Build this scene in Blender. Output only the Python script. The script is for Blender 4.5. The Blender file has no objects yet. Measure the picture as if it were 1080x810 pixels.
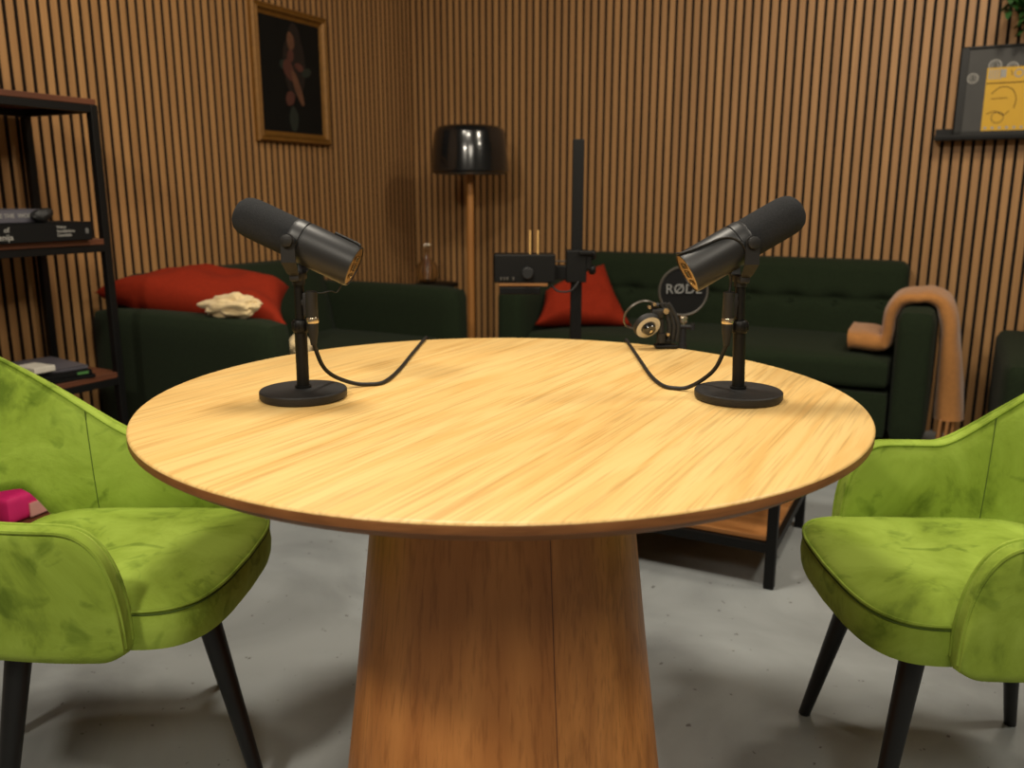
import bpy, bmesh, math, random
from mathutils import Vector, Matrix, noise, Euler
random.seed(7)
PI = math.pi
sc = bpy.context.scene
COL = sc.collection

# ------------------------------------------------------------------ camera, world, light, exposure
cam_d = bpy.data.cameras.new('camera'); cam = bpy.data.objects.new('camera', cam_d); COL.objects.link(cam)
cam.location = (0, 0, 1.06)
cam.rotation_euler = (math.radians(90 - 12.5), 0, 0)
cam_d.sensor_width = 36; cam_d.lens = 30.0
cam_d.clip_start = .02
cam_d.dof.use_dof = True; cam_d.dof.focus_distance = 1.28; cam_d.dof.aperture_fstop = 4.5
sc.camera = cam
sc.view_settings.view_transform = 'Standard'; sc.view_settings.look = 'None'
sc.view_settings.exposure = 0.0; sc.view_settings.gamma = 1.0
sc.view_settings.use_curve_mapping = False

w = bpy.data.worlds.new('room_world'); sc.world = w; w.use_nodes = True
w.node_tree.nodes['Background'].inputs[0].default_value = (1, .86, .7, 1)
w.node_tree.nodes['Background'].inputs[1].default_value = .05

def area(name, loc, target, size, power, color):
    d = bpy.data.lights.new(name, 'AREA'); d.shape = 'DISK'; d.size = size; d.energy = power; d.color = color
    o = bpy.data.objects.new(name, d); COL.objects.link(o); o.location = loc
    o.rotation_euler = (Vector(target) - Vector(loc)).to_track_quat('-Z', 'Y').to_euler()
    return o
def spot(name, loc, target, size, power, color, ang=75, blend=.6):
    d = bpy.data.lights.new(name, 'SPOT'); d.shadow_soft_size = size; d.energy = power; d.color = color
    d.spot_size = math.radians(ang); d.spot_blend = blend
    o = bpy.data.objects.new(name, d); COL.objects.link(o); o.location = loc
    o.rotation_euler = (Vector(target) - Vector(loc)).to_track_quat('-Z', 'Y').to_euler()
    return o
WARM = (1, .90, .74)
area('ceiling_lamp_table', (-.25, 1.75, 2.75), (0, 1.4, .75), .45, 33, WARM)
area('ceiling_lamp_left', (-1.15, -.15, 2.5), (-.3, 1.4, .6), .25, 28, WARM)
area('ceiling_lamp_right', (1.9, 1.2, 2.6), (.6, 1.4, .6), .3, 18, WARM)
area('ceiling_lamp_back', (1.3, 2.1, 2.75), (1.6, 3.9, 1.0), .3, 22, (1, .88, .70))
area('ceiling_lamp_corner', (-.8, 2.2, 2.75), (-1.4, 3.6, 1.1), .3, 9, WARM)
area('added_fill_rear', (.3, -1.0, 2.7), (0, 1.2, .3), 1.0, 35, WARM)  # added soft fill behind the camera, lifts the shaded pedestal; no known fixture

# ------------------------------------------------------------------ room frame
C0 = Vector((-.565, 5.059, 0)); RA = math.radians(-27.25)
E1 = Vector((math.cos(RA), math.sin(RA), 0)); E2 = Vector((math.sin(RA), -math.cos(RA), 0))
def P(a, b, z=0): return C0 + E1 * a + E2 * b + Vector((0, 0, z))
RB = RA                      # things against the back wall: local x = along wall, -y = into the room
RL = RA + PI / 2             # things against the left wall: -y = into the room

# ------------------------------------------------------------------ materials
def lin(c):
    r = []
    for v in c[:3]:
        v /= 255.0
        r.append(v / 12.92 if v <= .04045 else ((v + .055) / 1.055) ** 2.4)
    return (*r, 1)
def newmat(name):
    m = bpy.data.materials.new(name); m.use_nodes = True
    nt = m.node_tree; b = nt.nodes['Principled BSDF']
    return m, nt, b
def N(nt, t, **k):
    n = nt.nodes.new(t)
    for a, v in k.items(): setattr(n, a, v)
    return n
def mat(name, col, rough=.6, metal=0, var=.12, scale=30, bump=.0, bscale=200, sheen=0, spec=.5, coat=0, col2=None):
    m, nt, b = newmat(name); L = nt.links
    tc = N(nt, 'ShaderNodeTexCoord'); nz = N(nt, 'ShaderNodeTexNoise'); nz.inputs['Scale'].default_value = scale; nz.inputs['Detail'].default_value = 4
    L.new(tc.outputs['Object'], nz.inputs['Vector'])
    mx = N(nt, 'ShaderNodeMix', data_type='RGBA')
    c = lin(col); d = lin(col2) if col2 else tuple(v * (1 - var) for v in c[:3]) + (1,)
    e = c if col2 else tuple(min(1, v * (1 + var)) for v in c[:3]) + (1,)
    mx.inputs[6].default_value = d; mx.inputs[7].default_value = e
    L.new(nz.outputs['Fac'], mx.inputs[0]); L.new(mx.outputs[2], b.inputs['Base Color'])
    b.inputs['Roughness'].default_value = rough; b.inputs['Metallic'].default_value = metal
    b.inputs['Specular IOR Level'].default_value = spec
    b.inputs['Sheen Weight'].default_value = sheen; b.inputs['Coat Weight'].default_value = coat
    if bump:
        n2 = N(nt, 'ShaderNodeTexNoise'); n2.inputs['Scale'].default_value = bscale
        L.new(tc.outputs['Object'], n2.inputs['Vector'])
        bp = N(nt, 'ShaderNodeBump'); bp.inputs['Strength'].default_value = bump; bp.inputs['Distance'].default_value = .002
        L.new(n2.outputs['Fac'], bp.inputs['Height']); L.new(bp.outputs[0], b.inputs['Normal'])
    return m
def wood(name, c1, c2, rot=(0, 0, 0), scl=(1.2, 22, 22), rough=.45, c3=None, fine=(3, 160, 160), dist=.6, spec=.5):
    """grain runs along local x after rotation"""
    m, nt, b = newmat(name); L = nt.links
    tc = N(nt, 'ShaderNodeTexCoord')
    r_ = N(nt, 'ShaderNodeVectorRotate'); r_.rotation_type = 'EULER_XYZ'; r_.inputs['Rotation'].default_value = rot
    L.new(tc.outputs['Object'], r_.inputs['Vector'])
    def nz(s, det, ds):
        mp = N(nt, 'ShaderNodeVectorMath', operation='MULTIPLY'); mp.inputs[1].default_value = s
        L.new(r_.outputs[0], mp.inputs[0])
        n = N(nt, 'ShaderNodeTexNoise'); n.inputs['Scale'].default_value = 1; n.inputs['Detail'].default_value = det; n.inputs['Distortion'].default_value = ds
        L.new(mp.outputs[0], n.inputs['Vector']); return n
    a = nz(scl, 5, dist); f = nz(fine, 3, .1)
    cr = N(nt, 'ShaderNodeValToRGB'); e = cr.color_ramp.elements
    e[0].position = .34; e[0].color = lin(c2); e[1].position = .66; e[1].color = lin(c1)
    if c3: q = e.new(.5); q.color = lin(c3)
    L.new(a.outputs['Fac'], cr.inputs[0])
    cr2 = N(nt, 'ShaderNodeValToRGB'); e2 = cr2.color_ramp.elements
    e2[0].position = .33; e2[0].color = (.72, .68, .62, 1); e2[1].position = .5; e2[1].color = (1, 1, 1, 1)
    L.new(f.outputs['Fac'], cr2.inputs[0])
    mx = N(nt, 'ShaderNodeMix', data_type='RGBA', blend_type='MULTIPLY'); mx.inputs[0].default_value = .75
    L.new(cr.outputs[0], mx.inputs[6]); L.new(cr2.outputs[0], mx.inputs[7]); L.new(mx.outputs[2], b.inputs['Base Color'])
    b.inputs['Roughness'].default_value = rough; b.inputs['Specular IOR Level'].default_value = spec
    bp = N(nt, 'ShaderNodeBump'); bp.inputs['Strength'].default_value = .15; bp.inputs['Distance'].default_value = .001
    L.new(f.outputs['Fac'], bp.inputs['Height']); L.new(bp.outputs[0], b.inputs['Normal'])
    return m
def slat_wood():
    m, nt, b = newmat('slat_oak'); L = nt.links
    tc = N(nt, 'ShaderNodeTexCoord'); sp = N(nt, 'ShaderNodeSeparateXYZ'); L.new(tc.outputs['Object'], sp.inputs[0])
    dv = N(nt, 'ShaderNodeMath', operation='DIVIDE'); dv.inputs[1].default_value = .04; L.new(sp.outputs[0], dv.inputs[0])
    fl = N(nt, 'ShaderNodeMath', operation='FLOOR'); L.new(dv.outputs[0], fl.inputs[0])
    wn = N(nt, 'ShaderNodeTexWhiteNoise', noise_dimensions='1D'); L.new(fl.outputs[0], wn.inputs['W'])
    mp = N(nt, 'ShaderNodeVectorMath', operation='MULTIPLY'); mp.inputs[1].default_value = (70, 70, 2.2); L.new(tc.outputs['Object'], mp.inputs[0])
    nz = N(nt, 'ShaderNodeTexNoise'); nz.inputs['Scale'].default_value = 1; nz.inputs['Detail'].default_value = 4; L.new(mp.outputs[0], nz.inputs['Vector'])
    ad = N(nt, 'ShaderNodeMath', operation='MULTIPLY_ADD'); ad.inputs[1].default_value = .26; L.new(wn.outputs['Value'], ad.inputs[0])
    m2 = N(nt, 'ShaderNodeMath', operation='MULTIPLY'); m2.inputs[1].default_value = .8; L.new(nz.outputs['Fac'], m2.inputs[0]); L.new(m2.outputs[0], ad.inputs[2])
    cr = N(nt, 'ShaderNodeValToRGB'); e = cr.color_ramp.elements
    e[0].position = .15; e[0].color = lin((140, 101, 60)); e[1].position = .85; e[1].color = lin((180, 136, 86))
    L.new(ad.outputs[0], cr.inputs[0]); L.new(cr.outputs[0], b.inputs['Base Color']); b.inputs['Roughness'].default_value = .55
    return m
def velvet():
    m, nt, b = newmat('green_velvet'); L = nt.links
    tc = N(nt, 'ShaderNodeTexCoord')
    n1 = N(nt, 'ShaderNodeTexNoise'); n1.inputs['Scale'].default_value = 6; n1.inputs['Detail'].default_value = 6; n1.inputs['Distortion'].default_value = .45
    n1.inputs['Roughness'].default_value = .6
    L.new(tc.outputs['Object'], n1.inputs['Vector'])
    cr = N(nt, 'ShaderNodeValToRGB'); e = cr.color_ramp.elements
    e[0].position = .32; e[0].color = lin((94, 116, 36)); e[1].position = .60; e[1].color = lin((158, 182, 76))
    q = e.new(.43); q.color = lin((137, 160, 58))
    n2 = N(nt, 'ShaderNodeTexNoise'); n2.inputs['Scale'].default_value = 16; n2.inputs['Detail'].default_value = 3; n2.inputs['Distortion'].default_value = .8
    L.new(tc.outputs['Object'], n2.inputs['Vector'])
    c2 = N(nt, 'ShaderNodeValToRGB'); g = c2.color_ramp.elements
    g[0].position = .30; g[0].color = (.50, .56, .45, 1); g[1].position = .42; g[1].color = (1, 1, 1, 1)
    L.new(n2.outputs['Fac'], c2.inputs[0])
    mu = N(nt, 'ShaderNodeMix', data_type='RGBA', blend_type='MULTIPLY'); mu.inputs[0].default_value = .8
    L.new(n1.outputs['Fac'], cr.inputs[0]); L.new(cr.outputs[0], mu.inputs[6]); L.new(c2.outputs[0], mu.inputs[7]); L.new(mu.outputs[2], b.inputs['Base Color'])
    b.inputs['Roughness'].default_value = .85; b.inputs['Sheen Weight'].default_value = .45; b.inputs['Sheen Roughness'].default_value = .4
    b.inputs['Sheen Tint'].default_value = lin((215, 235, 120)); b.inputs['Specular IOR Level'].default_value = .15
    bp = N(nt, 'ShaderNodeBump'); bp.inputs['Strength'].default_value = .5; bp.inputs['Distance'].default_value = .01
    L.new(n1.outputs['Fac'], bp.inputs['Height']); L.new(bp.outputs[0], b.inputs['Normal'])
    return m
def concrete():
    m, nt, b = newmat('concrete'); L = nt.links
    tc = N(nt, 'ShaderNodeTexCoord')
    def nz(s, d, ds=0):
        n = N(nt, 'ShaderNodeTexNoise'); n.inputs['Scale'].default_value = s; n.inputs['Detail'].default_value = d; n.inputs['Distortion'].default_value = ds
        L.new(tc.outputs['Object'], n.inputs['Vector']); return n
    a = nz(2.2, 8, .6); s = nz(38, 2); 
    cr = N(nt, 'ShaderNodeValToRGB'); e = cr.color_ramp.elements
    e[0].position = .3; e[0].color = lin((124, 128, 130)); e[1].position = .66; e[1].color = lin((170, 176, 178))
    L.new(a.outputs['Fac'], cr.inputs[0])
    cs = N(nt, 'ShaderNodeValToRGB'); f = cs.color_ramp.elements
    f[0].position = .27; f[0].color = (.40, .37, .35, 1); f[1].position = .30; f[1].color = (1, 1, 1, 1)
    L.new(s.outputs['Fac'], cs.inputs[0])
    mx = N(nt, 'ShaderNodeMix', data_type='RGBA', blend_type='MULTIPLY'); mx.inputs[0].default_value = 1
    L.new(cr.outputs[0], mx.inputs[6]); L.new(cs.outputs[0], mx.inputs[7]); L.new(mx.outputs[2], b.inputs['Base Color'])
    b.inputs['Roughness'].default_value = .5
    return m
def glassm():
    m, nt, b = newmat('clear_glass'); b.inputs['Transmission Weight'].default_value = 1; b.inputs['Roughness'].default_value = .02
    b.inputs['Base Color'].default_value = lin((240, 232, 215)); b.inputs['IOR'].default_value = 1.45
    return m
M = {}
M['slat'] = slat_wood(); M['felt'] = mat('black_felt', (14, 10, 7), .95)
M['mdf'] = mat('black_mdf_edge', (50, 33, 20), .8)
M['plaster'] = mat('dark_plaster', (120, 114, 106), .9, scale=4); M['concrete'] = concrete()
M['velvet'] = velvet(); M['seam'] = mat('dark_green_thread', (70, 92, 22), .8)
M['black'] = mat('black_satin', (11, 11, 11), .5, spec=.3, bump=.05); M['blackwood'] = mat('black_lacquered_wood', (11, 11, 12), .45, scale=60)
M['oak'] = wood('light_oak', (240, 204, 136), (228, 184, 112), rot=(0, 0, -math.radians(60.4)), c3=(236, 197, 127), scl=(1.6, 26, 26), fine=(6, 210, 210), dist=1.6, rough=.36)
M['oak_edge'] = wood('oak_edge', (142, 92, 50), (118, 74, 38), scl=(8, 8, 40), fine=(20, 20, 200))
M['ped'] = wood('oak_veneer', (210, 140, 74), (184, 116, 56), rot=(0, PI / 2, 0), scl=(.9, 20, 20), fine=(3, 130, 130), dist=.4)
M['ped2'] = wood('oak_veneer_slanted', (216, 145, 76), (182, 116, 56), rot=(0, PI / 2 - .09, 0), scl=(.9, 26, 26), fine=(3, 150, 150), dist=.8)
M['walnut'] = wood('walnut', (110, 66, 44), (84, 48, 32), scl=(2, 20, 20))
M['tan'] = wood('tan_wood', (184, 128, 68), (156, 102, 50), rot=(0, PI / 2, 0))
M['shelfoak'] = wood('coffee_table_wood', (196, 138, 82), (170, 112, 60), scl=(2, 18, 18))
M['sofa'] = mat('dark_green_weave', (28, 38, 22), .95, scale=90, var=.35, bump=.5, bscale=500, sheen=.02, spec=.2)
M['red'] = mat('rust_red_cloth', (134, 36, 13), .9, scale=60, var=.15, bump=.3, bscale=500, sheen=.0, spec=.2)
M['cream'] = mat('cream_fleece', (222, 198, 150), .95, scale=50, var=.15, bump=.9, bscale=150, sheen=.3)
M['throw'] = mat('camel_wool', (166, 112, 56), .95, scale=60, var=.2, bump=.8, bscale=400, sheen=.3)
M['gold'] = mat('antique_gilt', (122, 84, 32), .5, metal=.4, scale=40, var=.35, bump=.4, bscale=120)
M['canvas'] = mat('dark_oil_paint', (11, 11, 9), .7, scale=8, var=.5, spec=.2)
M['foam'] = mat('black_foam', (44, 45, 47), 1.0, scale=500, var=.45, bump=.5, bscale=700, spec=.2)
M['micgrey'] = mat('dark_grey_metal', (44, 45, 47), .42, metal=.25, scale=20, var=.04)
M['stand'] = mat('black_powder_coat', (26, 26, 27), .6, scale=300, var=.15, bump=.15, bscale=900)
M['platetint'] = mat('table_reflection_tint', (150, 122, 84), .3, metal=.9, scale=60)  # plate metal tinted gold-brown to imitate the oak table's reflection
M['rod'] = mat('pale_brass_rod', (220, 176, 110), .4)
M['silver'] = mat('silver_metal', (210, 195, 170), .25, metal=.9)
M['rubber'] = mat('black_rubber', (18, 18, 18), .6)
M['lacquer'] = mat('black_gloss_shade', (18, 20, 22), .2, coat=.6, scale=20, bump=.12, bscale=30)
M['greymetal'] = mat('grey_rim', (88, 84, 78), .4, metal=.4)
M['white'] = mat('white_plastic', (205, 200, 188), .4)
M['ink'] = mat('pale_grey_print', (150, 148, 142), .7); M['inkdim'] = mat('dim_grey_print', (120, 120, 118), .7)
M['book1'] = mat('black_book_cover', (8, 8, 8), .7, spec=.25); M['book2'] = mat('grey_blue_book_cover', (86, 84, 92), .45)
M['pages'] = mat('paper_pages', (170, 158, 138), .9)
M['leaf'] = mat('leaf_green', (34, 74, 24), .6, scale=14, var=.35); M['pot'] = mat('black_plant_pot', (34, 32, 30), .6)
M['poster'] = mat('charcoal_print', (46, 45, 43), .6, scale=12, var=.3); M['yellow'] = mat('yellow_paper', (198, 154, 12), .6, scale=20, var=.06)
M['pink'] = mat('magenta_paper', (214, 36, 110), .55); M['pinkpale'] = mat('pale_pink_paper', (216, 160, 150), .6)
M['skin1'] = mat('oil_paint_flesh', (92, 60, 42), .6, scale=30, var=.3); M['skin2'] = mat('oil_paint_dusky_rose', (74, 40, 32), .6, scale=30, var=.3)
M['pleaf'] = mat('oil_paint_sage', (26, 34, 28), .6); M['phair'] = mat('oil_paint_umber', (20, 12, 8), .6)
M['glass'] = glassm(); M['greenprint'] = mat('green_print', (70, 120, 60), .6)

# ------------------------------------------------------------------ mesh helpers
def ob(name, bm, mats, parent=None, smooth=True, loc=None, rot=None, ang=40):
    me = bpy.data.meshes.new(name)
    bmesh.ops.recalc_face_normals(bm, faces=bm.faces)
    bm.to_mesh(me); bm.free()
    if not isinstance(mats, (list, tuple)): mats = [mats]
    for m in mats: me.materials.append(m)
    if smooth:
        for p in me.polygons: p.use_smooth = True
        me.set_sharp_from_angle(angle=math.radians(ang))
    o = bpy.data.objects.new(name, me); COL.objects.link(o)
    if parent: o.parent = parent
    if loc is not None: o.location = loc
    if rot is not None: o.rotation_euler = rot
    return o
def tag(o, label=None, cat=None, group=None, kind=None):
    if label: o['label'] = label
    if cat: o['category'] = cat
    if group: o['group'] = group
    if kind: o['kind'] = kind
    return o
def thing(name, label, cat, loc=(0, 0, 0), rz=0, group=None):
    o = bpy.data.objects.new(name, None); COL.objects.link(o); o.empty_display_size = .05
    o.location = loc; o.rotation_euler = (0, 0, rz); return tag(o, label, cat, group)
def B(): return bmesh.new()
def merge(bm, t, mi=0, Mx=None):
    if Mx is not None: bmesh.ops.transform(t, matrix=Mx, verts=t.verts)
    for f in t.faces: f.material_index = mi
    me = bpy.data.meshes.new('tmp'); t.to_mesh(me); t.free(); bm.from_mesh(me); bpy.data.meshes.remove(me); return bm
def rbox(bm, c, s, r=.004, seg=2, mi=0, Mx=None):
    t = bmesh.new(); bmesh.ops.create_cube(t, size=1)
    bmesh.ops.scale(t, vec=s, verts=t.verts)
    r = min(r, min(s) * .49)
    if r > 0: bmesh.ops.bevel(t, geom=t.edges[:], offset=r, segments=seg, profile=.5, affect='EDGES')
    bmesh.ops.translate(t, vec=c, verts=t.verts)
    return merge(bm, t, mi, Mx)
def cushion(bm, c, s, r=.05, puff=(0, 0, 0), n=14, fn=None, Mx=None, mi=0):
    t = bmesh.new(); bmesh.ops.create_cube(t, size=2)
    bmesh.ops.subdivide_edges(t, edges=t.edges[:], cuts=n, use_grid_fill=True)
    h = Vector(s) / 2
    for v in t.verts:
        p = Vector(v.co); q = Vector((p[i] * h[i] for i in range(3)))
        inn = Vector((max(-(h[i] - r), min(h[i] - r, q[i])) for i in range(3)))
        # spread: use surface param so that rounding is even
        d = q - inn
        if d.length > 1e-9: q = inn + d.normalized() * r
        u = p
        q.x += math.copysign(puff[0], u.x) * (1 - u.y ** 2) * (1 - u.z ** 2) * (abs(u.x) > .99)
        q.y += math.copysign(puff[1], u.y) * (1 - u.x ** 2) * (1 - u.z ** 2) * (abs(u.y) > .99)
        q.z += math.copysign(puff[2], u.z) * (1 - u.x ** 2) * (1 - u.y ** 2) * (abs(u.z) > .99)
        if fn: q = fn(q, u)
        v.co = q + Vector(c)
    return merge(bm, t, mi, Mx)
def cat(pts, n=8):
    pts = [Vector(p) for p in pts]; out = []
    for i in range(len(pts) - 1):
        p0 = pts[max(i - 1, 0)]; p1 = pts[i]; p2 = pts[i + 1]; p3 = pts[min(i + 2, len(pts) - 1)]
        for k in range(n):
            t = k / n
            out.append(.5 * ((2 * p1) + (p2 - p0) * t + (2 * p0 - 5 * p1 + 4 * p2 - p3) * t * t + (3 * p1 - p0 - 3 * p2 + p3) * t ** 3))
    out.append(pts[-1]); return out
def tube(bm, pts, r, seg=10, mi=0, closed=False, cap=True):
    pts = [Vector(p) for p in pts]; n = len(pts)
    rs = r if isinstance(r, (list, tuple)) else [r] * n
    tan = []
    for i in range(n):
        a = pts[(i - 1) % n] if (closed or i > 0) else pts[i]; b = pts[(i + 1) % n] if (closed or i < n - 1) else pts[i]
        tan.append((b - a).normalized())
    up = Vector((0, 0, 1)) if abs(tan[0].z) < .9 else Vector((1, 0, 0))
    u = tan[0].cross(up).normalized(); rings = []
    for i in range(n):
        u = (u - tan[i] * u.dot(tan[i])).normalized(); v = tan[i].cross(u)
        rings.append([bm.verts.new(pts[i] + (u * math.cos(2 * PI * k / seg) + v * math.sin(2 * PI * k / seg)) * rs[i]) for k in range(seg)])
    for i in range(n if closed else n - 1):
        A = rings[i]; D = rings[(i + 1) % n]
        for k in range(seg):
            f = bm.faces.new((A[k], A[(k + 1) % seg], D[(k + 1) % seg], D[k])); f.material_index = mi
    if cap and not closed:
        f = bm.faces.new(rings[0][::-1]); f.material_index = mi
        f = bm.faces.new(rings[-1]); f.material_index = mi
    return bm
def lathe(bm, prof, seg=40, mi=0, Mx=None, closed=False):
    t = bmesh.new(); rings = []
    for r, z in prof:
        if r < 1e-6: rings.append([t.verts.new((0, 0, z))])
        else: rings.append([t.verts.new((r * math.cos(2 * PI * k / seg), r * math.sin(2 * PI * k / seg), z)) for k in range(seg)])
    m = len(rings)
    for i in range(m if closed else m - 1):
        A = rings[i]; D = rings[(i + 1) % m]
        for k in range(seg):
            k2 = (k + 1) % seg
            if len(A) == 1 and len(D) == 1: continue
            if len(A) == 1: t.faces.new((A[0], D[k2], D[k]))
            elif len(D) == 1: t.faces.new((A[k], A[k2], D[0]))
            else: t.faces.new((A[k], A[k2], D[k2], D[k]))
    return merge(bm, t, mi, Mx)
def axisM(origin, axis, upv=(0, 0, 1)):
    """matrix whose local z runs along axis"""
    z = Vector(axis).normalized(); x = Vector(upv).cross(z)
    if x.length < 1e-4: x = Vector((1, 0, 0))
    x.normalize(); y = z.cross(x)
    m = Matrix((x, y, z)).transposed().to_4x4(); m.translation = Vector(origin); return m
def text_mesh(s, size, ext=.0004, font_sp=1.0, align='LEFT'):
    c = bpy.data.curves.new('lettering', 'FONT'); c.body = s; c.size = size; c.extrude = ext; c.align_x = align; c.align_y = 'CENTER'; c.space_character = font_sp
    c.offset = size * .012
    o = bpy.data.objects.new('lettering', c); COL.objects.link(o)
    dg = bpy.context.evaluated_depsgraph_get(); me = bpy.data.meshes.new_from_object(o.evaluated_get(dg))
    bpy.data.objects.remove(o); bpy.data.curves.remove(c); return me
def letters(name, s, size, m, parent, Mx, sp=1.0, align='LEFT'):
    me = text_mesh(s, size, font_sp=sp, align=align); me.materials.clear(); me.materials.append(m)
    me.transform(Mx); me.name = name
    o = bpy.data.objects.new(name, me); COL.objects.link(o); o.parent = parent; return o

# ------------------------------------------------------------------ room shell
RW, RD, RH = 5.0, 6.0, 2.9
def slat_wall(name, x0, x1, loc, rz):
    bm = B(); rbox(bm, ((x0 + x1) / 2, .045, RH / 2), (x1 - x0 + .12, .05, RH), 0)
    for f in bm.faces: f.material_index = 0
    k = math.floor(x0 / .04 + .01)
    while (k + 1) * .04 <= x1 + 1e-6:
        rbox(bm, (k * .04 + .02, .0105, RH / 2), (.0265, .021, RH), .0, mi=1); k += 1
    bm.normal_update()
    for f in bm.faces:
        if f.material_index == 1 and f.normal.y > -.5: f.material_index = 2
    return tag(ob(name, bm, [M['felt'], M['slat'], M['mdf']], smooth=False, loc=loc, rot=(0, 0, rz)), kind='structure')
slat_wall('wall_back', 0, RW, P(0, 0), RB)
slat_wall('wall_left', -RD, 0, P(0, 0), RL)
bm = B(); rbox(bm, (RW / 2, -RD - .05, RH / 2), (RW + .2, .1, RH), 0); tag(ob('wall_front', bm, M['plaster'], smooth=False, loc=P(0, 0), rot=(0, 0, RB)), kind='structure')
bm = B(); rbox(bm, (RW + .05, -RD / 2, RH / 2), (.1, RD, RH), 0); tag(ob('wall_right', bm, M['plaster'], smooth=False, loc=P(0, 0), rot=(0, 0, RB)), kind='structure')
bm = B(); rbox(bm, (RW / 2, -RD / 2, -.05), (RW + .3, RD + .3, .1), 0); tag(ob('floor', bm, M['concrete'], smooth=False, loc=P(0, 0), rot=(0, 0, RB)), kind='structure')
bm = B(); rbox(bm, (RW / 2, -RD / 2, RH + .05), (RW + .3, RD + .3, .1), 0); tag(ob('ceiling', bm, M['plaster'], smooth=False, loc=P(0, 0), rot=(0, 0, RB)), kind='structure')

# ------------------------------------------------------------------ round table
tx, ty = -.015, 1.326
tab = thing('round_table', 'round light oak table on a wide tapered pedestal, two microphones on it', 'table', (tx, ty, 0))
bm = B()
lathe(bm, [(0, .75), (.30, .75), (.546, .75), (.5485, .7492), (.55, .747)], 128, 0)
lathe(bm, [(.55, .747), (.55, .737), (.5485, .7355), (.532, .7240), (.52, .7225), (0, .7225)], 128, 1)
bmesh.ops.remove_doubles(bm, verts=bm.verts, dist=1e-5)
ob('tabletop', bm, [M['oak'], M['oak_edge']], tab)
bm = B(); prof = [(0, 0), (.281, 0), (.283, .004)] + [(.283 - (.283 - .196) * t ** .92, .004 + .7175 * t) for t in [i / 24 for i in range(1, 25)]] + [(0, .722)]
lathe(bm, prof, 128, 0)
for f in bm.faces:
    c = f.calc_center_median(); az = math.degrees(math.atan2(c.y, c.x))
    if -71 < az < -12 or 40 < az < 100 or 150 < az < 200: f.material_index = 1
ped = ob('pedestal', bm, [M['ped'], M['ped2']], tab)
bm = B(); sa = math.radians(-71)
tube(bm, [(r_ * math.cos(sa), r_ * math.sin(sa), z_) for r_, z_ in [(q[0] - .0004, q[1]) for q in prof[2:-1]]], .0008, 5)
ob('veneer_seam', bm, M['walnut'], ped)

# ------------------------------------------------------------------ velvet armchairs
YH, XF, XM, BX = .236, .150, -.04, .235
_plan = []                      # half plan curve from arm front (s=1) to the middle of the back (s=0)
for i in range(41): _plan.append((XF + (XM - XF) * i / 40, YH + .006 * math.sin(PI * i / 40)))
for i in range(1, 201):
    a = PI / 2 * (1 - i / 200); e = 2 / 2.4
    _plan.append((XM - BX * math.cos(a) ** e, YH * max(0, math.sin(a)) ** e))
_len = [0]
for p, q in zip(_plan, _plan[1:]): _len.append(_len[-1] + math.hypot(q[0] - p[0], q[1] - p[1]))
def plan(s):
    d = (1 - s) * _len[-1]
    for k in range(len(_len) - 1):
        if _len[k + 1] >= d or k == len(_len) - 2:
            f = (d - _len[k]) / (_len[k + 1] - _len[k]); f = max(0, min(1, f))
            return Vector((_plan[k][0] + (_plan[k + 1][0] - _plan[k][0]) * f, _plan[k][1] + (_plan[k + 1][1] - _plan[k][1]) * f, 0))
def shell_pt(t, z):
    """t in [-1,1] from the one arm front over the back to the other; returns plan position and outward normal"""
    s = abs(t); sg = 1 if t >= 0 else -1
    p = plan(s); a = plan(min(1, s + .03)); b = plan(max(0, s - .03)); d = (b - a).normalized()
    if s < .03: d = Vector((0, -1, 0)) if s < .001 else Vector((d.x * s / .03, -1, 0)).normalized()
    n = Vector((d.y, -d.x, 0))
    lean = max(0, z - .42); bk = max(0, min(1, (XM - p.x) / BX)) ; bk = bk * bk * (3 - 2 * bk)
    x = p.x - lean * .22 * bk; y = p.y + lean * .05 * (1 - bk) * min(1, p.y / .1)
    return Vector((x, y * sg, z)), Vector((n.x, n.y * sg, 0))
def zb(t):
    s = abs(t)
    if s >= .43: return .368 + .016 * max(0, (s - .93) / .07) ** 2
    k = min(1, (.43 - s) / .14)
    k = k * k * (3 - 2 * k)
    return .368 + k * (.500 - .368) + .022 * max(0, 1 - s / .30)
def zt(t):
    s = abs(t); k = max(0, min(1, (.69 - s) / .48))
    top = .580 + (.790 - .580) * k * k * (3 - 2 * k)
    if s > .82:
        k = (s - .82) / .18; top = zb(t) + (top - zb(t)) * max(0, 1 - k ** 3.2) ** (1 / 2.6)
    return top
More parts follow.
